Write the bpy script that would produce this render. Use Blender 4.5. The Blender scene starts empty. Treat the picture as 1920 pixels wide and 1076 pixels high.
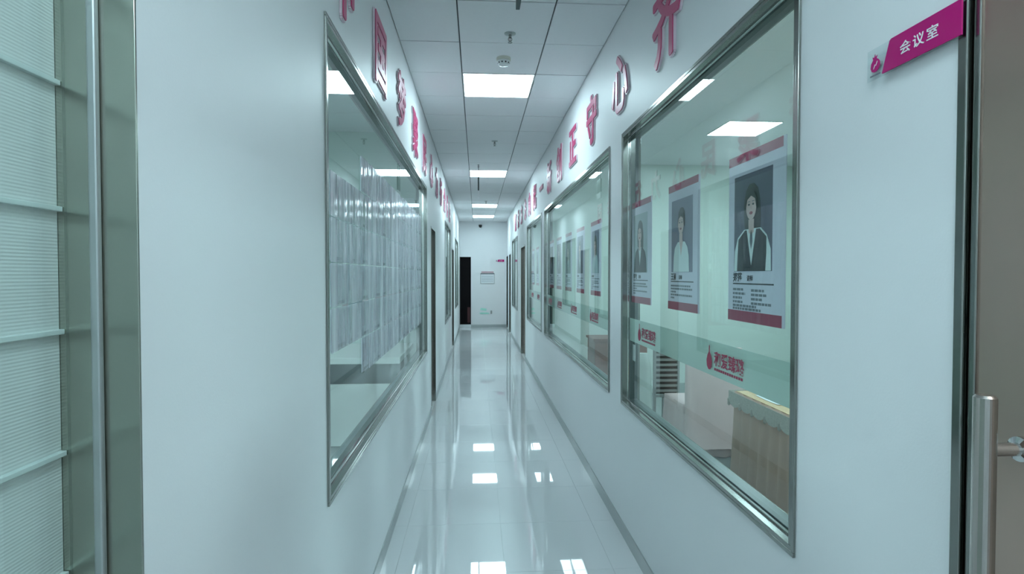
import bpy, bmesh, math, random
from mathutils import Vector, Matrix
random.seed(4)
SC = bpy.context.scene
COL = SC.collection
PI = math.pi

# ---------------------------------------------------------------- camera, world, exposure
cam_d = bpy.data.cameras.new('camera')
cam_d.sensor_width = 36.0
cam_d.lens = 36.0 * 1040.0 / 1920.0
cam_d.clip_start = 0.02
cam = bpy.data.objects.new('camera', cam_d)
COL.objects.link(cam)
cam.location = (0, 0, 1.63)
cam.rotation_euler = (math.radians(90 - 1.27), 0, math.radians(-3.6))
SC.camera = cam

world = bpy.data.worlds.new('world')
SC.world = world
world.use_nodes = True
world.node_tree.nodes['Background'].inputs[0].default_value = (0.70, 0.88, 0.92, 1)
world.node_tree.nodes['Background'].inputs[1].default_value = 0.15

SC.view_settings.view_transform = 'Standard'
SC.view_settings.look = 'None'
SC.view_settings.gamma = 1.0
SC.view_settings.use_curve_mapping = False
SC.view_settings.exposure = 1.60
LAMP = (0.70, 0.955, 1.03)          # cool white of the LED panels
LAMP_POWER = 7.5
ROOM_POWER = 21.0

# ---------------------------------------------------------------- measures
XL, XR = -0.54, 0.91               # corridor wall faces
YF, YE = -2.64, 17.2               # front (behind camera) and end wall
HC = 3.267                         # ceiling
WT = 0.10                          # wall thickness
GL = 0.033                         # glass recess

# ---------------------------------------------------------------- materials
def mat(name, color, rough=0.5, metal=0.0, noise=0.0, nscale=8.0, bump=0.0, bscale=60.0, stretch=None, spec=0.5, emis=None, coat=0.0):
    m = bpy.data.materials.new(name)
    m.use_nodes = True
    nt = m.node_tree
    b = nt.nodes['Principled BSDF']
    b.inputs['Base Color'].default_value = (*color, 1)
    b.inputs['Roughness'].default_value = rough
    b.inputs['Metallic'].default_value = metal
    b.inputs['Specular IOR Level'].default_value = spec
    b.inputs['Coat Weight'].default_value = coat
    tc = nt.nodes.new('ShaderNodeTexCoord')
    mp = nt.nodes.new('ShaderNodeMapping')
    nt.links.new(tc.outputs['Object'], mp.inputs[0])
    if stretch:
        mp.inputs['Scale'].default_value = stretch
    if noise:
        n = nt.nodes.new('ShaderNodeTexNoise')
        n.inputs['Scale'].default_value = nscale
        n.inputs['Detail'].default_value = 4
        nt.links.new(mp.outputs[0], n.inputs['Vector'])
        r = nt.nodes.new('ShaderNodeMix')
        r.data_type = 'RGBA'
        r.inputs[6].default_value = (*[c * (1 - noise) for c in color], 1)
        r.inputs[7].default_value = (*[min(1, c * (1 + noise)) for c in color], 1)
        nt.links.new(n.outputs['Fac'], r.inputs[0])
        nt.links.new(r.outputs[2], b.inputs['Base Color'])
    if bump:
        n2 = nt.nodes.new('ShaderNodeTexNoise')
        n2.inputs['Scale'].default_value = bscale
        n2.inputs['Detail'].default_value = 3
        nt.links.new(mp.outputs[0], n2.inputs['Vector'])
        bp = nt.nodes.new('ShaderNodeBump')
        bp.inputs['Strength'].default_value = bump
        bp.inputs['Distance'].default_value = 0.01
        nt.links.new(n2.outputs['Fac'], bp.inputs['Height'])
        nt.links.new(bp.outputs[0], b.inputs['Normal'])
    if emis:
        b.inputs['Emission Color'].default_value = (*emis[0], 1)
        b.inputs['Emission Strength'].default_value = emis[1]
    return m

def glass_mat(name, tint, haze=0.0):
    """thin architectural glass: tinted see-through plus a Fresnel reflection on the outer faces"""
    m = bpy.data.materials.new(name)
    m.use_nodes = True
    nt = m.node_tree
    nt.nodes.remove(nt.nodes['Principled BSDF'])
    out = nt.nodes['Material Output']
    tr = nt.nodes.new('ShaderNodeBsdfTransparent')
    tr.inputs[0].default_value = (*tint, 1)
    gl = nt.nodes.new('ShaderNodeBsdfGlossy')
    gl.inputs['Color'].default_value = (0.96, 1, 0.99, 1)
    gl.inputs['Roughness'].default_value = haze
    fr = nt.nodes.new('ShaderNodeFresnel')
    fr.inputs[0].default_value = 1.52
    geo = nt.nodes.new('ShaderNodeNewGeometry')
    inv = nt.nodes.new('ShaderNodeMath'); inv.operation = 'SUBTRACT'
    inv.inputs[0].default_value = 1.0
    nt.links.new(geo.outputs['Backfacing'], inv.inputs[1])
    mul = nt.nodes.new('ShaderNodeMath'); mul.operation = 'MULTIPLY'
    nt.links.new(fr.outputs[0], mul.inputs[0])
    nt.links.new(inv.outputs[0], mul.inputs[1])
    mx = nt.nodes.new('ShaderNodeMixShader')
    nt.links.new(mul.outputs[0], mx.inputs[0])
    nt.links.new(tr.outputs[0], mx.inputs[1])
    nt.links.new(gl.outputs[0], mx.inputs[2])
    nt.links.new(mx.outputs[0], out.inputs[0])
    return m

def film_mat(name, color, see):
    """frosted film: mostly diffuse with some see-through"""
    m = bpy.data.materials.new(name)
    m.use_nodes = True
    nt = m.node_tree
    nt.nodes.remove(nt.nodes['Principled BSDF'])
    out = nt.nodes['Material Output']
    df = nt.nodes.new('ShaderNodeBsdfDiffuse'); df.inputs[0].default_value = (*color, 1)
    tl = nt.nodes.new('ShaderNodeBsdfTranslucent'); tl.inputs[0].default_value = (*color, 1)
    a = nt.nodes.new('ShaderNodeMixShader'); a.inputs[0].default_value = 0.45
    tr = nt.nodes.new('ShaderNodeBsdfTransparent')
    b = nt.nodes.new('ShaderNodeMixShader'); b.inputs[0].default_value = see
    nt.links.new(df.outputs[0], a.inputs[1]); nt.links.new(tl.outputs[0], a.inputs[2])
    nt.links.new(a.outputs[0], b.inputs[1]); nt.links.new(tr.outputs[0], b.inputs[2])
    nt.links.new(b.outputs[0], out.inputs[0])
    return m

def sleeve_mat(name):
    """clear plastic sleeve with long vertical ripples and painted pale streaks"""
    m = bpy.data.materials.new(name)
    m.use_nodes = True
    nt = m.node_tree
    nt.nodes.remove(nt.nodes['Principled BSDF'])
    out = nt.nodes['Material Output']
    tr = nt.nodes.new('ShaderNodeBsdfTransparent'); tr.inputs[0].default_value = (0.97, 0.99, 1, 1)
    gl = nt.nodes.new('ShaderNodeBsdfGlossy'); gl.inputs['Roughness'].default_value = 0.10
    geo = nt.nodes.new('ShaderNodeNewGeometry')
    mp = nt.nodes.new('ShaderNodeMapping'); mp.inputs['Scale'].default_value = (1, 9, .8)
    nt.links.new(geo.outputs['Position'], mp.inputs[0])
    n = nt.nodes.new('ShaderNodeTexNoise'); n.inputs['Scale'].default_value = 1.0; n.inputs['Detail'].default_value = 2
    nt.links.new(mp.outputs[0], n.inputs['Vector'])
    bp = nt.nodes.new('ShaderNodeBump'); bp.inputs['Strength'].default_value = 1.0; bp.inputs['Distance'].default_value = 0.03
    nt.links.new(n.outputs['Fac'], bp.inputs['Height'])
    nt.links.new(bp.outputs[0], gl.inputs['Normal'])
    df = nt.nodes.new('ShaderNodeBsdfDiffuse'); df.inputs[0].default_value = (0.86, 0.89, 0.95, 1)
    cr = nt.nodes.new('ShaderNodeMapRange'); cr.inputs[1].default_value = .35; cr.inputs[2].default_value = .7
    cr.inputs[3].default_value = .05; cr.inputs[4].default_value = .75
    nt.links.new(n.outputs['Fac'], cr.inputs[0])  # bright reflections on the ripples painted in as pale diffuse streaks
    m0 = nt.nodes.new('ShaderNodeMixShader')
    nt.links.new(cr.outputs[0], m0.inputs[0])
    nt.links.new(tr.outputs[0], m0.inputs[1]); nt.links.new(df.outputs[0], m0.inputs[2])
    mx = nt.nodes.new('ShaderNodeMixShader'); mx.inputs[0].default_value = 0.34
    nt.links.new(m0.outputs[0], mx.inputs[1]); nt.links.new(gl.outputs[0], mx.inputs[2])
    nt.links.new(mx.outputs[0], out.inputs[0])
    return m

def ribbed_mat(name, color):
    m = mat(name, color, rough=0.35)
    nt = m.node_tree
    b = nt.nodes['Principled BSDF']
    geo = nt.nodes.new('ShaderNodeNewGeometry')
    w = nt.nodes.new('ShaderNodeTexWave'); w.bands_direction = 'Z'; w.inputs['Scale'].default_value = 60.0
    nt.links.new(geo.outputs['Position'], w.inputs['Vector'])
    bp = nt.nodes.new('ShaderNodeBump'); bp.inputs['Strength'].default_value = 0.25; bp.inputs['Distance'].default_value = 0.002
    nt.links.new(w.outputs['Fac'], bp.inputs['Height'])
    nt.links.new(bp.outputs[0], b.inputs['Normal'])
    return m

M = {}
M['wall'] = mat('wall_paint', (0.79, 0.80, 0.815), 0.45, noise=0.012, nscale=3, bump=0.03, bscale=180, spec=0.3)
M['room_wall'] = mat('room_wall_paint', (0.68, 0.755, 0.71), 0.6, noise=0.01, nscale=3, spec=0.2)
M['ceil'] = mat('mineral_tile', (0.83, 0.835, 0.85), 0.85, noise=0.02, nscale=40, bump=0.12, bscale=240, spec=0.15)
M['grid'] = mat('tee_bar', (0.10, 0.12, 0.125), 0.5, noise=0.1)
M['floor'] = mat('polished_tile', (0.62, 0.635, 0.65), 0.022, noise=0.018, nscale=2.5, bump=0.001, bscale=7, spec=0.75)
M['grout'] = mat('grout', (0.52, 0.55, 0.55), 0.8, noise=0.1)
M['room_floor'] = mat('room_floor_tile', (0.20, 0.225, 0.22), 0.18, noise=0.06, nscale=2, spec=0.5)
M['base'] = mat('baseboard_steel', (0.42, 0.45, 0.45), 0.28, metal=0.6, noise=0.05, nscale=4, bump=0.03, bscale=30)
M['steel'] = mat('stainless_steel', (0.30, 0.31, 0.295), 0.17, metal=1.0, noise=0.03, nscale=3)
M['steel_dark'] = mat('door_steel', (0.56, 0.41, 0.35), 0.26, metal=0.85, noise=0.05, nscale=2, bump=0.003, bscale=14, stretch=(8, 8, 0.6))
M['jamb_steel'] = mat('jamb_steel', (0.40, 0.41, 0.36), 0.2, metal=1.0, noise=0.05, nscale=3, bump=0.002, bscale=9)
M['bar_steel'] = mat('bar_steel', (0.50, 0.46, 0.43), 0.22, metal=1.0, noise=0.04, nscale=3)
M['chrome'] = mat('chrome', (0.62, 0.62, 0.61), 0.10, metal=1.0, noise=0.03, nscale=5)
M['glass'] = glass_mat('window_glass', (0.935, 0.982, 0.968))
M['glass_green'] = glass_mat('door_glass', (0.93, 0.96, 0.95))
M['film'] = film_mat('frosted_film', (0.61, 0.70, 0.67), 0.10)
M['sleeve'] = sleeve_mat('clear_sleeve')
M['rib'] = ribbed_mat('ribbed_panel', (0.76, 0.79, 0.79))
M['ledge'] = mat('panel_ledge', (0.72, 0.79, 0.79), 0.3, noise=0.03)
M['lamp'] = mat('led_diffuser', (0.9, 0.95, 0.95), 0.5, emis=(LAMP, LAMP_POWER))
M['lamp_room'] = mat('led_diffuser_room', (0.9, 0.95, 0.95), 0.5, emis=(LAMP, ROOM_POWER))
M['white_metal'] = mat('white_metal', (0.78, 0.80, 0.80), 0.35, noise=0.02)
M['cream'] = mat('cream_plastic', (0.62, 0.63, 0.55), 0.4, noise=0.03)
M['black'] = mat('black_plastic', (0.012, 0.014, 0.016), 0.35, noise=0.1)
M['dark_door'] = mat('black_door', (0.006, 0.005, 0.006), 0.7, noise=0.2, nscale=3, spec=0.1)
M['dark_red'] = mat('dark_red_lacquer', (0.06, 0.010, 0.012), 0.4, noise=0.2)
M['red'] = mat('crimson_acrylic', (0.54, 0.045, 0.165), 0.36, noise=0.05, spec=0.8)
M['pink'] = mat('pale_acrylic', (0.76, 0.62, 0.69), 0.3, noise=0.03, spec=0.6)
M['magenta'] = mat('magenta_acrylic', (0.50, 0.003, 0.17), 0.25, noise=0.03)
M['clear'] = mat('frosted_acrylic', (0.74, 0.78, 0.80), 0.2, noise=0.02)
M['white_print'] = mat('white_print', (0.85, 0.84, 0.86), 0.4, noise=0.01)
M['paper'] = mat('poster_paper', (0.68, 0.63, 0.75), 0.45, noise=0.02, nscale=12)
M['paper_white'] = mat('white_paper', (0.72, 0.75, 0.78), 0.5, noise=0.02)
M['band'] = mat('crimson_ink', (0.33, 0.022, 0.075), 0.4, noise=0.06)
M['ink'] = mat('black_ink', (0.02, 0.02, 0.03), 0.5, noise=0.1)
M['grey_ink'] = mat('grey_ink', (0.16, 0.16, 0.20), 0.5, noise=0.1)
M['skin'] = mat('printed_skin', (0.66, 0.45, 0.44), 0.45, noise=0.04)
M['lips'] = mat('printed_lips', (0.30, 0.04, 0.06), 0.45, noise=0.04)
M['bg_dark'] = mat('backdrop_slate', (0.085, 0.08, 0.135), 0.45, noise=0.25, nscale=4)
M['bg_mid'] = mat('backdrop_blue_grey', (0.19, 0.19, 0.28), 0.45, noise=0.12, nscale=4)
M['bg_pale'] = mat('backdrop_pale', (0.40, 0.45, 0.50), 0.45, noise=0.1, nscale=4)
M['navy'] = mat('backdrop_navy', (0.018, 0.022, 0.05), 0.45, noise=0.2, nscale=4)
M['mint'] = mat('mint_sign', (0.42, 0.80, 0.68), 0.4, noise=0.04, emis=None)
M['teal_dark'] = mat('dark_teal_plastic', (0.035, 0.06, 0.062), 0.35, noise=0.1)
M['cloth_pink'] = mat('chair_cover_cloth', (0.72, 0.55, 0.54), 0.8, noise=0.05, nscale=6, bump=0.1, bscale=12)
M['cloth_pale'] = mat('pale_cover_cloth', (0.52, 0.58, 0.55), 0.8, noise=0.06, nscale=6, bump=0.1, bscale=12)
M['table_beige'] = mat('table_skirt_cloth', (0.56, 0.37, 0.29), 0.8, noise=0.08, nscale=9)
M['table_gold'] = mat('gold_brocade', (0.58, 0.40, 0.22), 0.65, noise=0.35, nscale=70)
M['lace'] = mat('lace', (0.50, 0.47, 0.42), 0.7, noise=0.3, nscale=90)
M['wood_dark'] = mat('dark_wood', (0.035, 0.028, 0.026), 0.4, noise=0.3, nscale=6, stretch=(1, 1, 8))
M['slat_grey'] = mat('grey_slat', (0.30, 0.31, 0.30), 0.5, noise=0.1)
M['wood_red'] = mat('red_brown_wood', (0.20, 0.085, 0.065), 0.45, noise=0.3, nscale=5, stretch=(1, 1, 6))
M['carpet'] = mat('dark_teal_carpet', (0.035, 0.075, 0.075), 0.9, noise=0.3, nscale=60)
M['card'] = mat('pale_card', (0.80, 0.82, 0.90), 0.5, noise=0.12, nscale=9)
M['card_strip'] = mat('card_strip', (0.13, 0.17, 0.20), 0.4, noise=0.1)
M['card_pink'] = mat('pink_print', (0.50, 0.30, 0.34), 0.5, noise=0.15, nscale=9)
M['card_print'] = mat('card_print', (0.60, 0.56, 0.66), 0.5, noise=0.2, nscale=9)
M['curtain'] = mat('curtain_cloth', (0.62, 0.68, 0.69), 0.8, noise=0.05)
M['counter'] = mat('counter_laminate', (0.80, 0.80, 0.78), 0.3, noise=0.03)
M['counter_dark'] = mat('counter_recess', (0.16, 0.19, 0.19), 0.5, noise=0.1)
M['orange'] = mat('orange_cloth', (0.55, 0.15, 0.07), 0.7, noise=0.1)

# ---------------------------------------------------------------- builders
def wloc(o):
    l = Vector(o.location)
    while o.parent:
        o = o.parent
        l += Vector(o.location)
    return l

class MB:
    def __init__(self):
        self.v, self.f, self.smooth = [], [], False
    def add(self, vs, fs):
        n = len(self.v)
        self.v += [Vector(p) for p in vs]
        self.f += [tuple(i + n for i in f) for f in fs]
        return self
    def box(self, x0, x1, y0, y1, z0, z1):
        x0, x1 = sorted((x0, x1)); y0, y1 = sorted((y0, y1)); z0, z1 = sorted((z0, z1))
        return self.add([(x0, y0, z0), (x1, y0, z0), (x1, y1, z0), (x0, y1, z0), (x0, y0, z1), (x1, y0, z1), (x1, y1, z1), (x0, y1, z1)],
                        [(3, 2, 1, 0), (4, 5, 6, 7), (0, 1, 5, 4), (1, 2, 6, 5), (2, 3, 7, 6), (3, 0, 4, 7)])
    def lathe(self, c, axis, prof, n=20):
        """prof: list of (radius, distance along axis)"""
        a = Vector(axis).normalized()
        u = a.orthogonal().normalized(); w = a.cross(u)
        c = Vector(c)
        vs, fs = [], []
        for r, d in prof:
            for k in range(n):
                t = 2 * PI * k / n
                vs.append(c + a * d + (u * math.cos(t) + w * math.sin(t)) * r)
        for i in range(len(prof) - 1):
            for k in range(n):
                k2 = (k + 1) % n
                fs.append((i * n + k, i * n + k2, (i + 1) * n + k2, (i + 1) * n + k))
        fs.append(tuple(reversed(range(n))))
        fs.append(tuple(range((len(prof) - 1) * n, len(prof) * n)))
        return self.add(vs, fs)
    def tube(self, p0, p1, r, n=16):
        p0, p1 = Vector(p0), Vector(p1)
        return self.lathe(p0, p1 - p0, [(r, 0), (r, (p1 - p0).length)], n)
    def flat(self, pts, basis, o, d0, d1):
        """polygon pts (u, v) extruded between depths d0..d1 along basis normal"""
        U, V, N = basis
        o = Vector(o)
        n = len(pts)
        area = sum(pts[i][0] * pts[(i + 1) % n][1] - pts[(i + 1) % n][0] * pts[i][1] for i in range(n))
        if area < 0:
            pts = pts[::-1]
        a = [o + U * p[0] + V * p[1] + N * d0 for p in pts]
        b = [o + U * p[0] + V * p[1] + N * d1 for p in pts]
        fs = [tuple(reversed(range(n))), tuple(range(n, 2 * n))]
        fs += [(i, (i + 1) % n, n + (i + 1) % n, n + i) for i in range(n)]
        return self.add(a + b, fs)
    def grid(self, rows, closed=False):
        """rows of points -> surface"""
        nr, nc = len(rows), len(rows[0])
        vs = [p for r in rows for p in r]
        fs = []
        for i in range(nr - 1):
            for j in range(nc if closed else nc - 1):
                j2 = (j + 1) % nc
                fs.append((i * nc + j, i * nc + j2, (i + 1) * nc + j2, (i + 1) * nc + j))
        return self.add(vs, fs)
    def build(self, name, m, parent=None, smooth=False, bevel=0.0, origin=None, thick=0.0):
        if origin is None:
            if parent is not None:
                origin = wloc(parent)
            else:
                lo = [min(p[i] for p in self.v) for i in range(3)]
                hi = [max(p[i] for p in self.v) for i in range(3)]
                origin = Vector(((lo[0] + hi[0]) / 2, (lo[1] + hi[1]) / 2, lo[2]))
        origin = Vector(origin)
        me = bpy.data.meshes.new(name)
        me.from_pydata([p - origin for p in self.v], [], self.f)
        me.validate()
        me.materials.append(M[m])
        if smooth:
            for p in me.polygons:
                p.use_smooth = True
        o = bpy.data.objects.new(name, me)
        COL.objects.link(o)
        if parent is not None:
            o.parent = parent
            o.location = origin - wloc(parent)
        else:
            o.location = origin
        if bevel:
            b = o.modifiers.new('bevel', 'BEVEL'); b.width = bevel; b.segments = 2; b.limit_method = 'ANGLE'
        if thick:
            s = o.modifiers.new('solid', 'SOLIDIFY'); s.thickness = thick; s.offset = 0
        return o

def box(name, m, b, parent=None, bevel=0.0):
    return MB().box(*b).build(name, m, parent, bevel=bevel)

def struct(o):
    o['kind'] = 'structure'
    return o

def thing(name, loc, label, cat, group=None):
    o = bpy.data.objects.new(name, None)
    o.empty_display_size = 0.05
    COL.objects.link(o)
    o.location = loc
    return tag(o, label, cat, group)

def tag(o, label, cat, group=None):
    o['label'] = label; o['category'] = cat
    if group:
        o['group'] = group
    return o

def copy_tree(o, parent=None):
    c = o.copy(); COL.objects.link(c)
    if parent:
        c.parent = parent
    for ch in o.children:
        copy_tree(ch, c)
    return c

RIGHT = (Vector((0, -1, 0)), Vector((0, 0, 1)), Vector((-1, 0, 0)))   # on the right wall, seen from the corridor
LEFT = (Vector((0, 1, 0)), Vector((0, 0, 1)), Vector((1, 0, 0)))
END = (Vector((1, 0, 0)), Vector((0, 0, 1)), Vector((0, -1, 0)))

def glyphs(name, s, size, basis, o, d0, d1, m, parent, offset=0.0, stretch=1.0, space=1.0, grow=0):
    """lettering as solid geometry; (0,0) of the text box sits at o"""
    cu = bpy.data.curves.new(name, 'FONT')
    cu.body = s; cu.size = size; cu.resolution_u = 3
    cu.offset = 0 if grow else offset * size
    cu.extrude = abs(d1 - d0) / 2; cu.space_character = space
    t = bpy.data.objects.new(name, cu)
    COL.objects.link(t)
    bpy.context.view_layer.update()
    me = bpy.data.meshes.new_from_object(t.evaluated_get(bpy.context.evaluated_depsgraph_get()))
    bpy.data.objects.remove(t); bpy.data.curves.remove(cu)
    if grow:
        # embolden: the outline swept round a small circle, as overlapping solids in one mesh
        vs = [v.co.copy() for v in me.vertices]; fs = [tuple(p.vertices) for p in me.polygons]
        V2, F2 = [], []
        for k in range(grow):
            a = 2 * PI * k / grow
            sh = Vector((math.cos(a), math.sin(a), 0)) * (offset * size)
            e = 1 - .025 * k
            n0 = len(V2)
            V2 += [Vector((v.x + sh.x, v.y + sh.y, v.z * e)) for v in vs]
            F2 += [tuple(i + n0 for i in f) for f in fs]
        me = bpy.data.meshes.new(name)
        me.from_pydata(V2, [], F2)
    U, V, N = basis
    org = wloc(parent) if parent else Vector((0, 0, 0))
    mid = (d0 + d1) / 2
    for v in me.vertices:
        v.co = Vector(o) + U * (v.co.x * stretch) + V * v.co.y + N * (v.co.z + mid) - org
    me.name = name
    me.materials.clear(); me.materials.append(M[m])
    for p in me.polygons:
        p.use_smooth = False; p.material_index = 0
    ob = bpy.data.objects.new(name, me)
    COL.objects.link(ob)
    if parent:
        ob.parent = parent
    return ob

def ellipse(cx, cy, rx, ry, n=18, a0=0, a1=2 * PI):
    return [(cx + rx * math.cos(a0 + (a1 - a0) * k / n), cy + ry * math.sin(a0 + (a1 - a0) * k / n)) for k in range(n)]

# ---------------------------------------------------------------- the shell
# openings: (y0, y1, z0, z1)
WZ0, WZ1 = 0.83, 2.495
DH = 2.20
right_windows = [(1.53, 3.42, WZ0, WZ1), (3.77, 7.45, WZ0, WZ1), (7.80, 10.05, WZ0, WZ1), (12.45, 14.35, WZ0, WZ1)]
right_doors = [(-0.10, 1.00, 0.0, 2.6), (10.45, 11.45, 0.0, DH), (14.95, 15.70, 0.0, DH), (16.25, 17.12, 0.0, DH)]
left_windows = [(2.03, 5.95, .805, 2.55), (9.35, 11.3, .805, 2.53), (13.6, 15.6, .805, 2.53)]
left_doors = [(-0.30, 0.925, 0.0, 2.6), (6.55, 7.20, 0.0, DH), (11.9, 12.85, 0.0, DH)]

def wall_along_y(name, x0, x1, y0, y1, openings, m):
    mb = MB()
    y = y0
    for a, b, z0, z1 in sorted(openings):
        if a > y:
            mb.box(x0, x1, y, a, 0, HC + 0.12)
        if z0 > 0:
            mb.box(x0, x1, a, b, 0, z0)
        mb.box(x0, x1, a, b, z1, HC + 0.12)
        y = b
    mb.box(x0, x1, y, y1, 0, HC + 0.12)
    return struct(mb.build(name, m, origin=((x0 + x1) / 2, (y0 + y1) / 2, 0)))

wall_right = wall_along_y('wall_right', XR, XR + WT, YF, YE, right_windows + right_doors, 'wall')
wall_left = wall_along_y('wall_left', XL - WT, XL, YF, YE, left_windows + left_doors, 'wall')
# end wall with the black doorway at its left
mb = MB()
ED0, ED1, EDZ0, EDZ1 = XL + 0.005, -0.19, 0.09, 2.18
mb.box(XL - WT, ED0, YE, YE + WT, 0, HC + 0.12).box(ED1, XR + WT, YE, YE + WT, 0, HC + 0.12)
mb.box(ED0, ED1, YE, YE + WT, EDZ1, HC + 0.12).box(ED0, ED1, YE, YE + WT, 0, EDZ0)
struct(mb.build('wall_end', 'wall'))
struct(box('wall_front', 'wall', (XL - WT, XR + WT, YF - WT, YF, 0, HC + 0.12)))

# floor: slab + separate polished tiles
floor = struct(box('floor', 'grout', (XL - WT, XR + WT, YF, YE, -0.06, -0.0025)))
floor_org = Vector(floor.location)
cols = [(XL, -0.45), (-0.45, 0.15), (0.15, 0.75), (0.75, XR)]
rows = [(YF, -2.4)] + [(-2.4 + 0.6 * k, min(YE, -1.8 + 0.6 * k)) for k in range(33)]
tile_cache = {}
def lay_tile(name, m, w, d, th, gap, loc, parent, bev=0.0):
    key = (name, round(w, 3), round(d, 3))
    if key not in tile_cache:
        b = MB(); g = gap / 2
        e = bev
        x, y = w / 2 - g, d / 2 - g
        b.add([(-x, -y, -th), (x, -y, -th), (x, y, -th), (-x, y, -th), (-x, -y, -e), (x, -y, -e), (x, y, -e), (-x, y, -e),
               (-x + e, -y + e, 0), (x - e, -y + e, 0), (x - e, y - e, 0), (-x + e, y - e, 0)],
              [(3, 2, 1, 0), (0, 1, 5, 4), (1, 2, 6, 5), (2, 3, 7, 6), (3, 0, 4, 7), (4, 5, 9, 8), (5, 6, 10, 9), (6, 7, 11, 10), (7, 4, 8, 11), (8, 9, 10, 11)])
        me = bpy.data.meshes.new(name)
        me.from_pydata(b.v, [], b.f); me.materials.append(M[m])
        tile_cache[key] = me
    o = bpy.data.objects.new(name, tile_cache[key])
    COL.objects.link(o)
    o.parent = parent
    o.location = Vector(loc) - wloc(parent)
    return o
for y0, y1 in rows:
    for x0, x1 in cols:
        lay_tile('floor_tile', 'floor', x1 - x0, y1 - y0, 0.0024, 0.0014, ((x0 + x1) / 2, (y0 + y1) / 2, 0), floor, 0.0004)

# ceiling: slab above, tee grid, mineral tiles, light panels dropped in the middle column
ceiling = struct(box('ceiling', 'ceil', (XL - WT, XR + WT, YF, YE, HC + 0.09, HC + 0.13)))
C0 = 4.56
ccols = [(XL, -0.12), (-0.12, 0.48), (0.48, XR)]
crows = [(C0 + 0.6 * k, min(YE, C0 + 0.6 * (k + 1))) for k in range(-12, 22) if C0 + 0.6 * k < YE - 0.02]
LIGHT_K = [-11, -8, 0, 7, 14, 18]
for i, (y0, y1) in enumerate(crows):
    for j, (x0, x1) in enumerate(ccols):
        if j == 1 and (i - 12) in LIGHT_K:
            continue
        t = lay_tile('ceiling_tile', 'ceil', x1 - x0, y1 - y0, 0.014, 0.009, (0, 0, 0), ceiling, 0.001)
        t.location = Vector(((x0 + x1) / 2, (y0 + y1) / 2, HC + 0.014 + random.uniform(0, 0.003))) - wloc(ceiling)
        t.rotation_euler = (PI, 0, 0)
        t.location.z -= 0.014
for x in (-0.12, 0.48):
    box('main_tee', 'grid', (x - 0.012, x + 0.012, YF, YE, HC + 0.018, HC + 0.030), ceiling)
for y0, y1 in crows[1:]:
    box('cross_tee', 'grid', (XL, XR, y0 - 0.012, y0 + 0.012, HC + 0.018, HC + 0.028), ceiling)

def panel_light(x0, x1, y0, y1, z, label, group, m='lamp', like=None):
    t = thing('ceiling_light', ((x0 + x1) / 2, (y0 + y1) / 2, z), label, 'ceiling light', group)
    f = MB()
    e = 0.012
    f.box(x0 + .003, x0 + e, y0 + .003, y1 - .003, z - .001, z + .03).box(x1 - e, x1 - .003, y0 + .003, y1 - .003, z - .001, z + .03)
    f.box(x0 + e, x1 - e, y0 + .003, y0 + e, z - .001, z + .03).box(x0 + e, x1 - e, y1 - e, y1 - .003, z - .001, z + .03)
    f.build('frame', 'white_metal', t)
    box('diffuser', m, (x0 + e, x1 - e, y0 + e, y1 - e, z + .002, z + .01), t)
    return t
lab = {-11: 'square white ceiling light panel far behind the camera near the front wall',
       -8: 'square white ceiling light panel overhead between the two nearest doors',
       0: 'largest glowing square ceiling panel, just beyond the smoke detector',
       7: 'glowing square ceiling panel crossed by the thin hanging sign',
       14: 'third glowing corridor ceiling panel, before the last one by the end wall',
       18: 'last small glowing ceiling panel, just before the end wall'}
for k in LIGHT_K:
    panel_light(-0.12, 0.48, C0 + 0.6 * k, C0 + 0.6 * (k + 1), HC, lab[k], 'corridor ceiling light panels')

# baseboards
def base_run(name, x0, x1, y0, y1, doors):
    root = None
    y = y0
    segs = []
    for a, b, *_ in sorted(doors):
        if a > y: segs.append((y, a))
        y = max(y, b)
    if y1 > y: segs.append((y, y1))
    mb = MB()
    for a, b in segs:
        mb.box(x0, x1, a, b, 0.0005, 0.085)
    return struct(mb.build(name, 'base'))
base_run('baseboard_right', XR - 0.008, XR + 0.001, YF, YE, right_doors)
base_run('baseboard_left', XL - 0.001, XL + 0.008, YF, YE, left_doors)
struct(box('baseboard_end', 'base', (ED1, XR - .008, YE - 0.008, YE + .001, 0.0005, 0.085)))

# ---------------------------------------------------------------- side rooms (seen through the glass)
def room(side, x0, x1, y0, y1, tilex):
    s = side
    xin, xout = (x0, x1) if s > 0 else (x1, x0)
    nm = 'right' if s > 0 else 'left'
    struct(box('wall_%s' % nm, 'room_wall', (xout, xout + s * .1, y0, y1, 0, HC + .1)))
    struct(box('wall_end', 'room_wall', (x0, x1, y1, y1 + .1, 0, HC + .1)))
    struct(box('wall_front', 'room_wall', (x0, x1, y0 - .1, y0, 0, HC + .1)))
    struct(box('ceiling', 'ceil', (x0, x1, y0, y1, HC, HC + .06)))
    struct(box('floor', 'room_floor', (x0, x1, y0, y1, -.06, 0)))
room(+1, XR + WT, 4.8, 0.15, 8.15, None)
room(+1, XR + WT, 4.2, 8.35, 17.2, None)
room(-1, -4.0, XL - WT, 1.1, 6.5, None)
room(-1, -4.0, XL - WT, 7.3, 17.2, None)
for (cx, cy, lb) in [(2.97, 6.06, 'glowing ceiling panel seen through the three-portrait window'), (2.97, 2.46, 'ceiling panel over the near end of the skirted table'),
                     (2.6, 10.8, 'ceiling panel in the second room on the portrait side'), (2.6, 14.6, 'farthest ceiling panel in the second room on the portrait side'),
                     (-2.3, 3.4, 'ceiling panel in the room behind the card-covered window'), (-2.3, 10.0, 'ceiling panel in the farther room past the steel doorway'),
                     (-2.3, 14.0, 'rearmost ceiling panel in the farther room past the steel doorway')]:
    panel_light(cx - .3, cx + .3, cy - .3, cy + .3, HC - 0.012, lb, 'room ceiling light panels', 'lamp_room')

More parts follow.
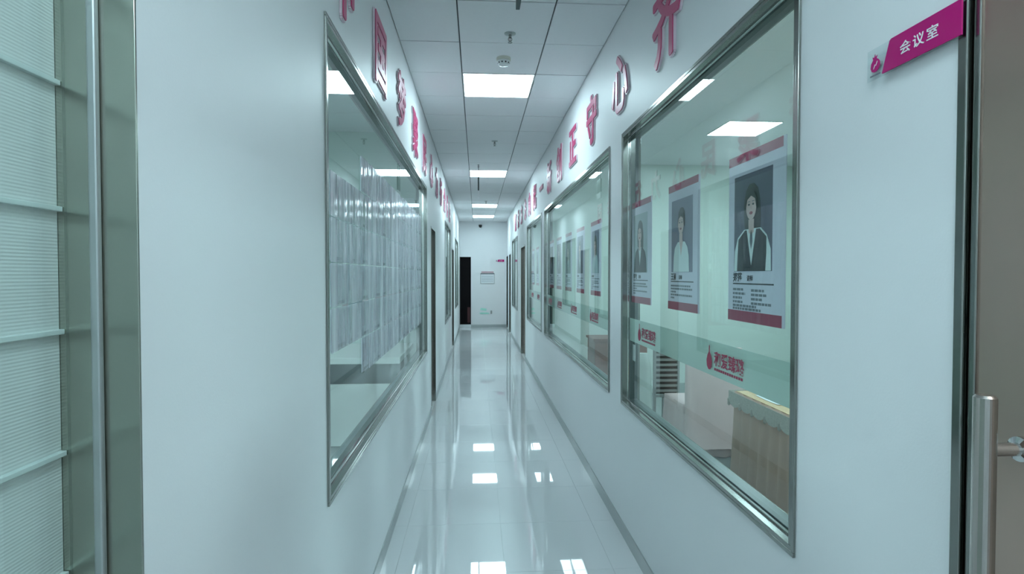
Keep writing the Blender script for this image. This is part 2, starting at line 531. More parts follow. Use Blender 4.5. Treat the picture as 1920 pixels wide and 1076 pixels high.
# ---------------------------------------------------------------- windows
def rect_rails(s, F, y0, y1, z0, z1, w, xa, xb, name, m, root):
    """four rails round an opening; xa..xb are depths into the wall"""
    X0, X1 = F + s * xa, F + s * xb
    for b in ((y0, y1, z0, z0 + w), (y0, y1, z1 - w, z1), (y0, y0 + w, z0 + w, z1 - w), (y1 - w, y1, z0 + w, z1 - w)):
        box(name, m, (X0, X1, *b), root, bevel=0.0015)

def window(n, s, y0, y1, z0, z1):
    F = XR if s > 0 else XL
    root = bpy.data.objects.new('window_%d' % n, None)
    COL.objects.link(root)
    root.location = (F, (y0 + y1) / 2, z0)
    struct(root)
    w = 0.016
    rect_rails(s, F, y0, y1, z0, z1, w, -0.007, WT + .006, 'frame_rail', 'steel', root)
    # outer flange lying on the wall
    rect_rails(s, F, y0 - .012, y1 + .012, z0 - .012, z1 + .012, .014, -0.009, -0.0005, 'flange', 'steel', root)
    rect_rails(s, F, y0 + w, y1 - w, z0 + w, z1 - w, 0.007, GL - .010, GL, 'glazing_bead', 'chrome', root)
    box('glass_pane', 'glass', (F + s * GL, F + s * (GL + .006), y0 + w, y1 - w, z0 + w, z1 - w), root)
    rect_rails(s, F, y0 + w, y1 - w, z0 + w, z1 - w, 0.009, GL + .0062, WT - .01, 'dark_band_rail', 'teal_dark', root)  # dark rails added behind the pane to make the sill's dark band
    return root

def band(win, y0, y1, logos):
    """frosted film strip on the back of the pane with red logo prints"""
    X = XR + GL + .0065
    f = box('frosted_band', 'film', (X, X + .001, y0 + .017, y1 - .017, 1.222, 1.362), win)
    for yc in logos:
        o = Vector((X - .0075, yc + .165, 1.246))
        mb = MB()
        mb.flat([(.000, .035), (.004, .012), (.018, 0), (.034, 0), (.048, .012), (.052, .034), (.044, .056), (.030, .072), (.030, .094), (.026, .10), (.022, .094), (.022, .072), (.008, .056)],
                RIGHT, o, 0, .0006)
        mb.build('logo_emblem', 'band', f)
        glyphs('logo_lettering', '和爱臻璐', .062, RIGHT, o + Vector((0, -.072, .028)), 0, .0006, 'band', f, offset=.018)
        mb = MB()
        for k in range(13):
            u = .075 + k * .0185
            mb.flat([(u, .004), (u + .014, .004), (u + .014, .014), (u, .014)], RIGHT, o, 0, .0006)
        mb.build('logo_small_print', 'band', f)

wr = []
for i, (y0, y1, z0, z1) in enumerate(right_windows):
    wr.append(window(i + 1, +1, y0, y1, z0, z1))
wl = []
for i, (y0, y1, z0, z1) in enumerate(left_windows):
    wl.append(window(i + 5, -1, y0, y1, z0, z1))
band(wr[0], 1.53, 3.42, [2.055, 3.03])
band(wr[1], 3.77, 7.45, [4.42, 5.36, 6.30, 7.1])
band(wr[2], 7.80, 10.05, [8.5, 9.4])

# ---------------------------------------------------------------- doors
def door_lining(root, s, F, y0, y1, z1, depth, face=.022):
    X0, X1 = F - s * .006, F + s * depth
    box('jamb', 'steel', (X0, X1, y0, y0 + face, 0.001, z1 - face), root, bevel=.002)
    box('jamb', 'steel', (X0, X1, y1 - face, y1, 0.001, z1 - face), root, bevel=.002)
    box('head', 'steel', (X0, X1, y0, y1, z1 - face, z1), root, bevel=.002)

def door(n, s, y0, y1, z1, depth, recess):
    F = XR if s > 0 else XL
    root = bpy.data.objects.new('door_%d' % n, None)
    COL.objects.link(root); root.location = (F, (y0 + y1) / 2, 0)
    struct(root)
    door_lining(root, s, F, y0, y1, z1, depth)
    leaf = box('leaf', 'steel_dark', (F + s * recess, F + s * (recess + .04), y0 + .026, y1 - .026, .006, z1 - .026), root, bevel=.003)
    # raised stiles
    X0, X1 = F + s * (recess - .004), F + s * (recess + .001)
    box('push_plate', 'chrome', (X0, X1, y0 + .07, y0 + .13, .95, 1.2), root, bevel=.001)
    h = MB()
    xh = F + s * (recess - .035)
    h.tube((F + s * recess, y0 + .1, 1.06), (xh, y0 + .1, 1.06), .009).tube((xh, y0 + .09, 1.06), (xh, y0 + .21, 1.06), .009)
    h.build('lever_handle', 'chrome', root, smooth=False)
    return root
door(1, +1, 10.45, 11.45, DH, WT, .055)
door(2, +1, 14.95, 15.70, DH, WT, .055)
door(3, +1, 16.25, 17.12, DH, WT, .055)
door(4, -1, 6.55, 7.20, DH, WT, .055)
door(5, -1, 11.9, 12.85, DH, WT, .055)

# black doorway at the end of the corridor
root = bpy.data.objects.new('door_6', None); COL.objects.link(root); root.location = (-.36, YE, EDZ0); struct(root)
box('leaf', 'dark_door', (ED0 + .02, ED1 - .012, YE + .05, YE + .09, EDZ0, EDZ1 - .012), root)
mb = MB().box(ED0, ED0 + .02, YE - .004, YE + .1, EDZ0, EDZ1).box(ED1 - .012, ED1, YE - .004, YE + .1, EDZ0, EDZ1).box(ED0 + .02, ED1 - .012, YE - .004, YE + .1, EDZ1 - .012, EDZ1)
mb.build('door_frame', 'black', root)
o = box('kick_panel', 'dark_red', (-.30, ED1 - .02, YE + .046, YE + .051, EDZ0 + .05, .62), root); o['label'] = 'dark red panel'
box('threshold', 'clear', (ED0, ED1, YE - .012, YE + .05, 0.0005, EDZ0), root)

# near steel door on the portrait side, with its long pull handle
root = bpy.data.objects.new('door_7', None); COL.objects.link(root); root.location = (XR, .45, 0); struct(root)
door_lining(root, 1, XR, -0.10, 1.00, 2.6, WT, .020)
box('leaf', 'steel_dark', (XR + .008, XR + .050, -.074, .974, .006, 2.57), root, bevel=.003)
box('edge_strip', 'steel', (XR + .003, XR + .0085, .962, .9755, .02, 2.56), root, bevel=.002)
hb = MB().lathe((XR - .058, .876, .46), (0, 0, 1), [(.013, 0), (.0168, .004), (.0168, .964), (.013, .968)], 32).build('pull_bar', 'bar_steel', root, smooth=False)
for z in (1.335, .56):
    MB().lathe((XR + .008, .876, z), (-1, 0, 0), [(.021, 0), (.021, .005), (.0115, .009), (.0115, .055)], 20).build('handle_standoff', 'chrome', root)

# near glazed door on the card side: ribbed panels with ledges behind green glass, steel jamb
root = bpy.data.objects.new('door_8', None); COL.objects.link(root); root.location = (XL, .3, 0); struct(root)
box('jamb', 'jamb_steel', (XL + .001, XL - .13, .925 - .005, .925, 0.001, 2.58), root, bevel=.001)
box('jamb', 'steel_dark', (XL + .004, XL - .13, -.30, -.28, 0.001, 2.58), root, bevel=.002)
box('head', 'steel_dark', (XL + .004, XL - .13, -.30, .925, 2.58, 2.6), root, bevel=.002)
box('door_seal', 'base', (XL - .052, XL - .066, .908, .9195, .002, 2.57), root, bevel=.003)
box('glass_pane', 'glass_green', (XL - .105, XL - .111, -.28, .919, .004, 2.575), root)
zs = [0.004, .19, .38, .575, .766, .959, 1.153, 1.347, 1.54, 1.733, 1.93, 2.13, 2.35, 2.57]
for a, b in zip(zs[:-1], zs[1:]):
    MB().box(XL - .120, XL - .150, -.29, .919, a + .004, b - .004).build('ribbed_panel', 'rib', root)
for z in zs[1:-1]:
    box('ledge', 'ledge', (XL - .1112, XL - .150, -.29, .919, z - .004, z + .004), root, bevel=.001)

# ---------------------------------------------------------------- raised wall lettering
def wall_char(ch, basis, F, y, label, group, size=.40):
    s = 1 if basis is LEFT else -1
    o = thing('wall_character', (F, y, 2.66), label, 'wall lettering', group)
    base = Vector((F, y - s * size * .49, 2.66 + .03))
    glyphs('backing', ch, size, basis, base, .0005, .012, 'pink', o, offset=.042, grow=12)
    glyphs('face', ch, size, basis, base, .012, .017, 'red', o, offset=.022, grow=8)
    return o
ORD = 'first second third fourth fifth sixth seventh eighth ninth tenth eleventh twelfth thirteenth'.split()
r_chars = '齐心守正创新一起向未来共赢'
for k, ch in enumerate(r_chars):
    wall_char(ch, RIGHT, XR, 2.62 + .86 * k, 'raised pale-edged red character above the portrait windows, %s from the camera' % ORD[k], 'red slogan characters on the portrait side')
l_chars = '中国梦聚民心力行合作同'
for k, ch in enumerate(l_chars):
    wall_char(ch, LEFT, XL, 2.27 + .855 * k, 'raised pale-edged red character above the card window side, %s from the camera' % ORD[k], 'red slogan characters on the card-window side')

# ---------------------------------------------------------------- room signs
def room_sign(basis, o, text, label, sc=1.0):
    """o = lower left corner of the clear backing; the sign is .255 x .07"""
    t = thing('room_sign', o, label, 'sign', None)
    def q(pts): return [(u * sc, v * sc) for u, v in pts]
    MB().flat(q([(0, -.004), (.252, -.004), (.252, .066), (.06, .066), (0, .066)]), basis, o, .010, .0115).build('backing', 'clear_sheet', t)
    MB().flat(q([(.050, 0), (.252, 0), (.252, .066), (.077, .066), (.072, .063)]), basis, o, .0116, .0150).build('plate', 'magenta', t)
    g = glyphs('lettering', text, .028 * sc, basis, Vector(o) + basis[0] * (.102 * sc) + basis[1] * (.022 * sc), .0151, .0156, 'white_print', t, offset=.010, stretch=1.1, space=1.25)
    MB().flat(q([(.011, .024), (.015, .016), (.022, .0125), (.030, .0125), (.037, .017), (.041, .025), (.040, .033), (.035, .039), (.030, .042), (.032, .049), (.0265, .046), (.025, .053), (.022, .046), (.017, .048), (.019, .041), (.013, .034)]),
              basis, o, .0117, .0124).build('emblem', 'magenta', t)
    for u0, v0 in ((.020, .020), (.027, .026)):
        MB().flat(q([(u0, v0), (u0 + .002, v0), (u0 + .006, v0 + .007), (u0 + .006, v0 + .010), (u0 + .004, v0 + .008)]), basis, o, .0125, .0128).build('emblem_line', 'white_print', t)
    MB().flat(q([(.010, .004), (.042, .004), (.042, .0075), (.010, .0075)]), basis, o, .0117, .0122).build('small_print', 'grey_ink', t)
    for u in (.03, .23):
        MB().lathe(Vector(o) + basis[0] * u * sc + basis[1] * .031 * sc, basis[2], [(.005, .0002), (.005, .010)], 10).build('spacer', 'chrome', t)
    return t
M['clear_sheet'] = glass_mat('clear_acrylic', (0.93, 0.97, 0.97))
room_sign(RIGHT, Vector((XR, 1.235, 2.075)), '会议室', 'magenta plaque with white lettering beside the near steel door')
room_sign(END, Vector((.575, YE, 2.03)), '办公室', 'tiny magenta plaque on the end wall beside the far doorways', 1.04)

# ---------------------------------------------------------------- portrait posters
def poster(y_far, w, x, zb, h, kind, label, name_text=None):
    """sheet hung behind the pane; y_far is its left edge as read from the corridor"""
    y_far += .022
    o = Vector((x, y_far, zb))
    t = thing('portrait_poster', (x, y_far - w / 2, zb), label, 'poster', 'portrait posters in the windows')
    def R(u0, u1, v0, v1): return [(u0 * w, v0 * h), (u1 * w, v0 * h), (u1 * w, v1 * h), (u0 * w, v1 * h)]
    def P(name, m, pts, lay, scale=True):
        pp = [(u * w, v * h) for u, v in pts] if scale else pts
        return MB().flat(pp, RIGHT, o, .0018 + .0007 * lay, .0018 + .0007 * (lay + 1)).build(name, m, t)
    MB().flat(R(0, 1, 0, 1), RIGHT, o, 0, .0018).build('sheet', 'paper', t)
    def rect(u0, u1, v0, v1): return [(u0, v0), (u1, v0), (u1, v1), (u0, v1)]
    P('top_band', 'band', rect(0, .955, .945, 1), 0)
    P('bottom_band', 'band', rect(0, .955, 0, .065), 0)
    bgm = {'vest': 'bg_dark', 'white': 'bg_mid', 'suit': 'bg_pale', 'tall': 'bg_mid', 'plain': 'bg_mid', 'dark': 'navy'}[kind]
    P('photo_backdrop', bgm, rect(.12, .80, .30, .87), 0)
    c = .46
    def el(cx, cy, rx, ry, **k): return ellipse(cx, cy, rx, ry, **k)
    if kind in ('vest', 'suit', 'tall', 'dark'):
        P('hair', 'black', [(c - .13, .555), (c - .15, .62), (c - .145, .70), (c - .11, .77), (c - .05, .805), (c + .03, .805), (c + .10, .775), (c + .14, .70), (c + .155, .62), (c + .15, .54), (c + .05, .53), (c - .05, .53)], 1)
    else:
        P('hair', 'black', [(c - .10, .66), (c - .115, .71), (c - .10, .765), (c - .04, .80), (c + .04, .80), (c + .10, .765), (c + .112, .71), (c + .095, .655), (c, .64)], 1)
    body = {'vest': 'ink', 'white': 'paper_white', 'suit': 'ink', 'tall': 'bg_pale', 'plain': 'grey_ink', 'dark': 'grey_ink'}[kind]
    if kind == 'vest':
        P('sleeves', 'paper_white', [(.13, .302), (.14, .42), (.20, .50), (.32, .545), (.62, .545), (.72, .50), (.785, .42), (.79, .302)], 2)
        P('vest', body, [(.19, .302), (.20, .40), (.215, .49), (.34, .54), (.60, .54), (.715, .49), (.715, .40), (.70, .302)], 3)
        P('shirt', 'paper_white', [(c, .335), (c - .085, .545), (c + .085, .545)], 4)
        P('tie', 'grey_ink', [(c, .43), (c - .022, .47), (c - .012, .535), (c + .018, .535), (c + .024, .47)], 5)
    elif kind == 'white':
        P('jacket', body, [(.20, .302), (.215, .42), (.25, .49), (.35, .535), (.57, .535), (.66, .49), (.70, .42), (.71, .302)], 3)
        P('neckline', 'skin', [(c, .43), (c - .06, .545), (c + .06, .545)], 4)
    else:
        P('jacket', body, [(.16, .302), (.18, .43), (.23, .50), (.35, .54), (.58, .54), (.70, .50), (.75, .43), (.77, .302)], 3)
        P('shirt', 'paper_white', [(c, .37), (c - .07, .545), (c + .07, .545)], 4)
    P('neck', 'skin', [(c - .045, .525), (c - .05, .60), (c + .05, .60), (c + .045, .525), (c, .51)], 5)
    P('face', 'skin', el(c, .675, .092, .078, n=22), 6)
    P('fringe', 'black', [(c - .098, .66), (c - .098, .71), (c - .06, .755), (c + .06, .755), (c + .098, .71), (c + .098, .66), (c + .07, .715), (c, .735), (c - .07, .715)], 7)
    for s in (-1, 1):
        P('eye', 'ink', el(c + s * .038, .685, .016, .006, n=10), 7)
        P('eyebrow', 'grey_ink', rect(c + s * .038 - .02, c + s * .038 + .02, .700, .704), 7)
    P('nose', 'lips' if kind == 'none' else 'skin', [(c - .012, .655), (c, .685), (c + .012, .655)], 7)
    P('mouth', 'lips', el(c, .636, .030, .009, n=12), 7)
    # caption
    if name_text:
        glyphs('name_lettering', name_text[0], .058 * h, RIGHT, o + Vector((0, -.10 * w, .243 * h)), .0018, .0025, 'ink', t, offset=.03)
        glyphs('title_lettering', name_text[1], .036 * h, RIGHT, o + Vector((0, -.37 * w, .246 * h)), .0018, .0025, 'ink', t, offset=.02)
    else:
        P('name_lettering', 'ink', rect(.10, .32, .245, .275), 0)
    P('rule', 'ink', rect(.10, .83, .222, .230), 0)
    lines = MB()
    rnd = random.Random(hash(kind) % 7 + int(y_far * 10))
    def words(u0, u1, v):
        u = u0
        while u < u1:
            d = rnd.uniform(.03, .07)
            lines.flat([(u * w, v * h), (min(u + d, u1) * w, v * h), (min(u + d, u1) * w, (v + .014) * h), (u * w, (v + .014) * h)], RIGHT, o, .0018, .0024)
            u += d + .012
    if kind == 'vest':
        for k, e in enumerate((.30, .34, .28, .29)):
            words(.10, e, .185 - .025 * k)
        for k, e in enumerate((.68, .72, .64, .80)):
            words(.45, e, .182 - .025 * k)
        words(.10, .54, .088); words(.10, .62, .070)
    else:
        for k, e in enumerate((.74, .80, .28, .79, .22)):
            words(.10, e, .185 - .024 * k)
    lines.build('small_print', 'grey_ink', t)
    return t
PX = XR + .052
poster(2.045, .392, PX, 1.460, .607, 'vest', 'portrait poster of a long-haired person in a dark vest, nearest the steel door', ('郑莎', '讲师'))
poster(2.715, .392, PX, 1.460, .607, 'white', 'portrait poster of a short-haired person in a white jacket, second in the first window', ('王丽', '讲师'))
poster(3.375, .392, PX, 1.460, .607, 'suit', 'portrait poster of a dark-suited person on a pale backdrop, by the first window jamb', ('李敏', '讲师'))
kinds = [('tall', 'portrait poster of a slender person in grey, first in the second portrait window', 4.62),
         ('plain', 'portrait poster with plain grey-blue figure, second in the second portrait window', 5.29),
         ('dark', 'portrait poster with dark backdrop, third in the second portrait window', 5.96),
         ('dark', 'narrow-looking portrait poster with navy backdrop, fourth in the second portrait window', 6.63),
         ('dark', 'portrait poster with navy backdrop against the far jamb of the second window', 7.28)]
for kd, lb, y in kinds:
    poster(y, .392, PX, 1.460, .607, kd, lb)
poster(8.95, .392, PX, 1.460, .607, 'suit', 'portrait poster in the third window, nearest the second window')
poster(9.62, .392, PX, 1.460, .607, 'tall', 'portrait poster in the third window, nearest its far jamb')

# small tag hanging inside the first window by the far jamb
t = thing('hanging_tag', (XR + .055, 3.352, 1.10), 'small white tag on a looped cord by the window jamb', 'tag')
box('card', 'white_print', (XR + .052, XR + .056, 3.33, 3.375, 1.10, 1.20), t, bevel=.001)
mb = MB()
pts = [Vector((XR + .054, 3.352 + .018 * math.sin(a), 1.27 - .07 * math.cos(a))) for a in [2 * PI * k / 16 for k in range(17)]]
for a, b in zip(pts[:-1], pts[1:]):
    mb.tube(a, b, .0025, 6)
mb.build('cord', 'teal_dark', t)

# ---------------------------------------------------------------- cards behind the first left window
CX = XL - GL + .0026
proto = None
for c in range(12):
    for r in range(6):
        if (r == 0 and c < 2) or (r > 4 and c < 2):
            continue
        cl = 'clear-sleeved pale card in the window grid, %s row, %s column from the camera' % (('top', 'second', 'third', 'fourth', 'fifth', 'bottom')[r], ORD[c])
        y = 2.34 + .29 * c; z = 2.045 - .18 * r
        if proto is None:
            p = thing('sleeved_card', (CX, y, z), cl, 'card', 'sleeved cards in the window grid')
            box('card', 'card', (CX - .002, CX, y - .138, y + .138, z, z + .168), p)
            box('strip', 'card_strip', (CX, CX + .0008, y - .09, y + .09, z + .004, z + .018), p)
            box('print_block', 'card_print', (CX, CX + .0006, y - .11, y - .04, z + .05, z + .14), p)
            box('sleeve', 'sleeve', (CX + .0025, CX + .0035, y - .143, y + .143, z - .005, z + .172), p)
            proto = p
        else:
            p = copy_tree(proto); p.location = (CX, y, z); p['label'] = cl

# ---------------------------------------------------------------- left room contents
def curtain(name, x0, x1, y, z0, z1, label, m, folds=9, amp=.035, taper=.0):
    rows = []
    n = folds * 8
    for i in range(11):
        z = z0 + (z1 - z0) * i / 10
        a = amp * (1 - .55 * i / 10)
        rows.append([Vector((x0 + (x1 - x0) * (k / n) , y + a * math.sin(2 * PI * folds * k / n + .4 * math.sin(i * .7)), z)) for k in range(n + 1)])
    o = MB().grid(rows).build(name, m, None, smooth=True, thick=.003)
    return tag(o, label, 'curtain')
curtain('white_curtain', -1.95, -.72, 6.40, 1.80, 2.50, 'white gathered curtain above the pale shelf in the card-window room', 'curtain')
tag(box('wall_shelf', 'counter', (-1.75, -.80, 6.22, 6.49, 1.70, 1.76), bevel=.004), 'pale wall shelf under the white curtain', 'shelf')
for i, (x, lb) in enumerate([(-1.02, 'pinkish notice sheet nearest the window under the pale shelf'), (-1.40, 'pinkish notice sheet farther from the window under the pale shelf')]):
    t = thing('notice_sheet', (x, 6.47, 1.02), lb, 'notice', 'pinkish notice sheets')
    box('sheet', 'card_pink', (x - .15, x + .15, 6.485, 6.498, 1.02, 1.66), t)
    box('picture', 'card_strip', (x - .08, x + .08, 6.483, 6.4851, 1.14, 1.36), t)
    for k in range(6):
        box('text_line', 'paper_white', (x - .11, x + .11, 6.483, 6.4851, 1.42 + k * .035, 1.435 + k * .035), t)
t = thing('reception_counter', (-1.25, 5.75, 0), 'white counter with dark recess behind the card window', 'counter')
box('top', 'counter', (-2.0, -.72, 5.2, 6.3, .80, .86), t, bevel=.006)
box('front', 'counter', (-1.95, -.76, 5.26, 5.30, .02, .60), t, bevel=.003)
box('recess', 'counter_dark', (-1.95, -.78, 5.40, 6.25, .58, .80), t)
box('side', 'counter', (-.80, -.76, 5.30, 6.25, .02, .58), t)
box('plinth', 'counter_dark', (-1.9, -.82, 5.34, 6.2, .0, .02), t)

# ---------------------------------------------------------------- right room contents
def skirt_mesh(x0, x1, y0, y1, z0, z1, pitch, amp, flare=.0, nz=5):
    """wavy cloth hanging round a rectangle"""
    per = []
    def side(ax, ay, bx, by, nx, ny):
        L = math.hypot(bx - ax, by - ay); n = max(8, int(L / pitch) * 6)
        for k in range(n):
            per.append((ax + (bx - ax) * k / n, ay + (by - ay) * k / n, nx, ny, L * k / n))
    side(x0, y0, x1, y0, 0, -1); side(x1, y0, x1, y1, 1, 0); side(x1, y1, x0, y1, 0, 1); side(x0, y1, x0, y0, -1, 0)
    rows = []
    for i in range(nz + 1):
        f = i / nz
        z = z1 + (z0 - z1) * f
        rows.append([Vector((x + nx * (flare * f + amp * (.25 + .75 * f) * math.sin(2 * PI * s / pitch)), y + ny * (flare * f + amp * (.25 + .75 * f) * math.sin(2 * PI * s / pitch)), z)) for x, y, nx, ny, s in per])
    return MB().grid(rows, closed=True)

TX0, TX1, TY0, TY1, TZ = 1.98, 3.1, 1.5, 4.10, .74
t = thing('meeting_table', ((TX0 + TX1) / 2, (TY0 + TY1) / 2, 0), 'long meeting table hidden under the skirted beige cloth', 'table')
box('tabletop', 'wood_red', (TX0 + .02, TX1 - .02, TY0 + .02, TY1 - .02, TZ - .04, TZ - .004), t, bevel=.004)
for x in (TX0 + .1, TX1 - .1):
    for y in (TY0 + .1, TY1 - .1):
        box('leg', 'wood_red', (x - .03, x + .03, y - .03, y + .03, 0, TZ - .04), t)
c = thing('tablecloth', ((TX0 + TX1) / 2, (TY0 + TY1) / 2, TZ), 'beige skirted tablecloth with gold top and scalloped lace edge', 'tablecloth')
box('top_sheet', 'table_gold', (TX0 - .004, TX1 + .004, TY0 - .004, TY1 + .004, TZ - .003, TZ + .002), c)
skirt_mesh(TX0 - .012, TX1 + .012, TY0 - .012, TY1 + .012, .015, TZ, .13, .022, .03).build('skirt', 'table_beige', c, smooth=True, thick=.002)
# scalloped lace valance: side facing the window and far end
lace = MB()
def scallops(ax, ay, bx, by):
    L = math.hypot(bx - ax, by - ay); n = int(L / .17)
    d = Vector(((bx - ax) / L, (by - ay) / L, 0))
    nn = Vector((d.y, -d.x, 0))
    bas = (d, Vector((0, 0, 1)), nn)
    for k in range(n):
        u0, u1 = L * k / n, L * (k + 1) / n
        m = (u0 + u1) / 2
        pts = [(u0, .002), (u0, -.055)] + [(m + (u1 - u0) / 2 * math.cos(PI + PI * q / 8), -.055 - .055 * math.sin(PI * q / 8)) for q in range(1, 8)] + [(u1, -.055), (u1, .002)]
        lace.flat(pts, bas, Vector((ax, ay, TZ)), .0, .003)
        lace.lathe(Vector((ax, ay, TZ)) + d * u0 + Vector((0, 0, -.085)) , (0, 0, 1), [(.004, -.03), (.012, -.02), (.012, .02), (.004, .03)], 8)
scallops(TX0 - .045, TY1 + .04, TX0 - .045, TY0 - .04)
scallops(TX1 + .04, TY1 + .045, TX0 - .04, TY1 + .045)
lace.build('lace_valance', 'lace', c)
for i, (x, y, w, d, lb) in enumerate([(2.14, 3.78, .21, .30, 'white paper sheet at the far corner of the skirted table'), (2.10, 2.9, .16, .7, 'long white paper along the edge of the skirted table')]):
    mb = MB()
    rws = [[Vector((x - w / 2 + w * a / 4, y - d / 2 + d * b / 4, TZ + .0035 + .004 * (abs(b - 2) / 2) ** 2 * (1 if a == 0 else .4))) for a in range(5)] for b in range(5)]
    tag(mb.grid(rws).build('paper_sheet', 'paper_white', thick=.001), lb, 'paper', 'paper sheets on the table')

def covered_chair(x, y, rot, m, label, w=.50, d=.50):
    """banquet chair under a loose cloth cover"""
    t = thing('covered_chair', (x, y, 0), label, 'chair', 'cloth-covered chairs')
    mb = skirt_mesh(x - w / 2, x + w / 2, y - d / 2, y + d / 2, .012, .47, .16, .014, .035, 7)
    sk = mb.build('skirt', m, t, smooth=True, thick=.003)
    rws = [[Vector((x - w / 2 + w * a / 8, y - d / 2 + d * b / 8, .47 + .02 * math.sin(PI * a / 8) * math.sin(PI * b / 8))) for a in range(9)] for b in range(9)]
    MB().grid(rws).build('seat_cover', m, t, smooth=True, thick=.004)
    rws = []
    for i in range(9):
        f = i / 8
        z = .10 + .88 * f
        ww = w / 2 * (1.06 - .10 * f) * (1 if i < 8 else .86)
        th = .035
        ring = []
        for k in range(28):
            a = 2 * PI * k / 28
            cx = math.copysign(abs(math.cos(a)) ** .5, math.cos(a)) * ww
            cy = math.copysign(abs(math.sin(a)) ** .5, math.sin(a)) * th
            fold = .010 * math.sin(7 * a + 5 * f + 2.5 * math.sin(3 * f)) * (1 - f * .5)
            ring.append(Vector((x + cx, y - d / 2 - .02 + cy + fold - .09 * (1 - f) * .5, z)))
        rws.append(ring)
    b = MB().grid(rws, closed=True)
    n = 28
    b.f.append(tuple(range(8 * n, 9 * n)))
    b.build('back_cover', m, t, smooth=True)
    for sx in (-1, 1):
        for sy in (-1, 1):
            MB().tube((x + sx * .19, y + sy * .19, 0), (x + sx * .19, y + sy * .19, .45), .012, 8).build('leg', 'chrome', t)
    t.rotation_euler = (0, 0, 0)
    return t
covered_chair(2.11, 5.05, 0, 'cloth_pink', 'pinkish-white cloth-covered chair beyond the end of the skirted table', .56, .5)
covered_chair(1.27, 4.75, 0, 'cloth_pale', 'pale green-white cloth-covered chair near the window jamb', .34, .45)
# dark striped slat-back chair between them
t = thing('slatted_chair', (1.90, 5.65, 0), 'dark chair with striped slatted back between the covered chairs', 'chair')
for k in range(11):
    z = .40 + k * .052
    box('slat', 'slat_grey', (1.79, 2.01, 5.44 , 5.458, z, z + .024), t, bevel=.002)
box('backrest', 'wood_dark', (1.79, 2.01, 5.459, 5.48, .43, 1.0), t, bevel=.004)
for x in (1.78, 2.02):
    box('back_post', 'slat_grey', (x - .012, x + .012, 5.44, 5.48, 0, 1.02), t, bevel=.003)
    box('leg', 'slat_grey', (x - .015, x + .015, 5.86, 5.90, 0, .43), t, bevel=.003)
box('seat', 'cloth_pale', (1.77, 2.03, 5.46, 5.91, .43, .48), t, bevel=.01)
# low red-brown cabinet against the room's end
t = thing('low_cabinet', (2.0, 7.3, 0), 'low red-brown wooden cabinet at the far side of the room', 'cabinet')
box('body', 'wood_red', (1.5, 2.18, 7.0, 7.45, .05, .78), t, bevel=.004)
box('top', 'wood_red', (1.48, 2.20, 6.98, 7.47, .78, .81), t, bevel=.004)
for x in (1.50, 1.84):
    d = box('cabinet_door', 'wood_red', (x, x + .34, 6.985, 7.0, .09, .75), t, bevel=.003)
    MB().lathe((x + .29, 6.985, .45), (0, -1, 0), [(.006, 0), (.006, .012), (.012, .016), (.010, .026)], 12).build('knob', 'chrome', d)
box('plinth', 'wood_dark', (1.54, 2.14, 7.03, 7.45, 0, .05), t)
# teal rug and an orange cushion on a low stool near the window
mb = MB().box(1.06, 1.88, 1.2, 4.5, .0005, .008)
tag(mb.build('rug', 'carpet', bevel=.002), 'dark teal carpet strip between the window and the skirted table', 'rug')
struct(box('trim_1', 'room_wall', (4.77, 4.8, .15, 8.15, 1.9, 1.94)))
for z in (.9, 1.25, 1.6, 2.0):
    pass

# ---------------------------------------------------------------- ceiling fittings
def sprinkler(x, y, label):
    t = thing('sprinkler', (x, y, HC), label, 'sprinkler', 'ceiling sprinklers')
    MB().lathe((x, y, HC + .002), (0, 0, -1), [(.040, 0), (.038, .005), (.022, .009), (.016, .010)], 24).build('escutcheon', 'base', t)
    MB().lathe((x, y, HC - .008), (0, 0, -1), [(.010, 0), (.010, .020), (.007, .022)], 12).build('nozzle', 'steel', t)
    fr = MB()
    for s in (-1, 1):
        fr.tube((x + s * .010, y, HC - .028), (x + s * .012, y, HC - .042), .003, 8).tube((x + s * .012, y, HC - .042), (x, y, HC - .058), .003, 8)
    fr.tube((x, y, HC - .030), (x, y, HC - .054), .003, 8)
    fr.build('yoke', 'steel', t)
    MB().lathe((x, y, HC - .056), (0, 0, -1), [(.004, 0), (.016, .003), (.016, .005), (.003, .006)], 16).build('deflector', 'steel', t)
sprinkler(.226, 3.80, 'larger-looking ceiling sprinkler before the smoke detector')
sprinkler(.217, 6.84, 'ceiling sprinkler between the first and second light panels')
sprinkler(.20, 12.4, 'tiny ceiling sprinkler just before the third light panel')
t = thing('smoke_detector', (.203, 4.235, HC), 'round cream smoke detector on the ceiling', 'smoke detector')
MB().lathe((.203, 4.235, HC + .002), (0, 0, -1), [(.055, 0), (.055, .018), (.050, .022)], 28).build('base', 'cream', t)
MB().lathe((.203, 4.235, HC - .020), (0, 0, -1), [(.046, 0), (.046, .012), (.038, .030), (.020, .036)], 28).build('chamber', 'white_metal', t)
vent = MB()
for k in range(10):
    a = 2 * PI * k / 10
    vent.lathe((.203 + .038 * math.cos(a), 4.235 + .038 * math.sin(a), HC - .034), (math.cos(a), math.sin(a), -.6), [(.006, 0), (.006, .008)], 8)
vent.build('vent_slots', 'black', t)

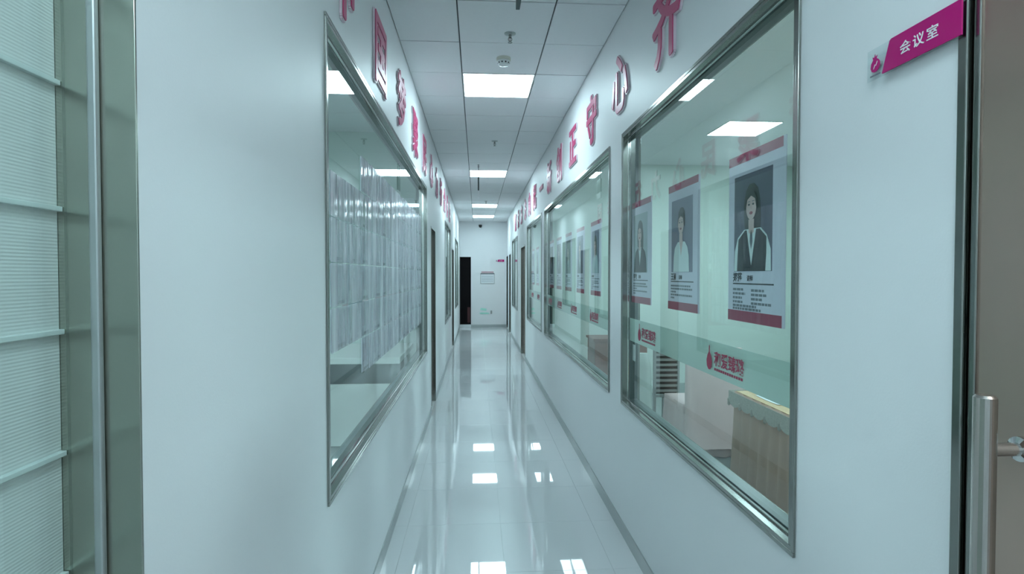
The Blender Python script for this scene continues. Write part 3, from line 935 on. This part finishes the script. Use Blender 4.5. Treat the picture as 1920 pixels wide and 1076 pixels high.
def hanging_sign(x, y0, y1, z0, z1, label, white_low):
    t = thing('hanging_sign', (x, (y0 + y1) / 2, z0), label, 'hanging sign', 'thin hanging signs')
    box('panel', 'teal_dark', (x - .010, x + .010, y0, y1, z0 + (.09 if white_low else 0), z1), t, bevel=.002)
    if white_low:
        box('lower_edge', 'white_print', (x - .010, x + .010, y0, y1, z0, z0 + .09), t, bevel=.002)
    for y in (y0 + .05, y1 - .05):
        MB().tube((x, y, z1), (x, y, HC + .002), .004, 8).build('rod', 'teal_dark', t)
        MB().lathe((x, y, HC + .001), (0, 0, -1), [(.014, 0), (.012, .006), (.005, .008)], 12).build('rod_cap', 'teal_dark', t)
hanging_sign(.205, 2.42, 2.80, 2.955, 3.10, 'dark edge-on hanging sign nearest the camera, under the ceiling', False)
hanging_sign(.022, 8.28, 8.52, 2.79, 3.08, 'thin edge-on hanging sign with white lower edge before the second light panel', True)

# ---------------------------------------------------------------- end wall items
t = thing('security_camera', (.10, YE, 3.13), 'small black dome camera high on the end wall', 'camera')
MB().lathe((.10, YE, 3.13), (0, -1, 0), [(.045, 0), (.045, .02), (.02, .025)], 18).build('mount', 'white_metal', t)
MB().lathe((.10, YE - .05, 3.165), (0, 0, -1), [(.05, 0), (.05, .03), (.044, .055), (.028, .078), (.008, .088)], 20).build('dome', 'black', t, smooth=False)
t = thing('wall_notice', (.32, YE, 1.35), 'white notice board with dark top edge and pink heading on the end wall', 'notice')
box('board', 'paper_white', (.11, .53, YE - .012, YE, 1.36, 1.655), t)
mb = MB().box(.10, .112, YE - .016, YE, 1.35, 1.665).box(.528, .54, YE - .016, YE, 1.35, 1.665).box(.112, .528, YE - .016, YE, 1.35, 1.362)
mb.build('frame', 'slat_grey', t)
box('top_edge', 'ink', (.112, .528, YE - .018, YE, 1.65, 1.672), t)
box('heading', 'card_pink', (.13, .51, YE - .008, YE, 1.69, 1.73), t)
for k in range(4):
    box('text_line', 'bg_pale', (.14, .50, YE - .0135, YE - .012, 1.42 + .05 * k, 1.432 + .05 * k), t)
t = thing('evacuation_sign', (.24, YE, .40), 'mint green arrow sign low on the end wall', 'sign')
o0 = Vector((.06, YE, .41))
MB().flat([(0, .03), (.05, 0), (.30, 0), (.32, .03), (.24, .05), (.06, .05)], END, o0, .0005, .012).build('arrow', 'mint', t)
MB().flat([(.03, .13), (.22, .10), (.23, .17), (.06, .19)], END, o0, .0005, .010).build('figure', 'mint', t)
box('control_box', 'slat_grey', (.41, .46, YE - .03, YE, .42, .52), t, bevel=.004)
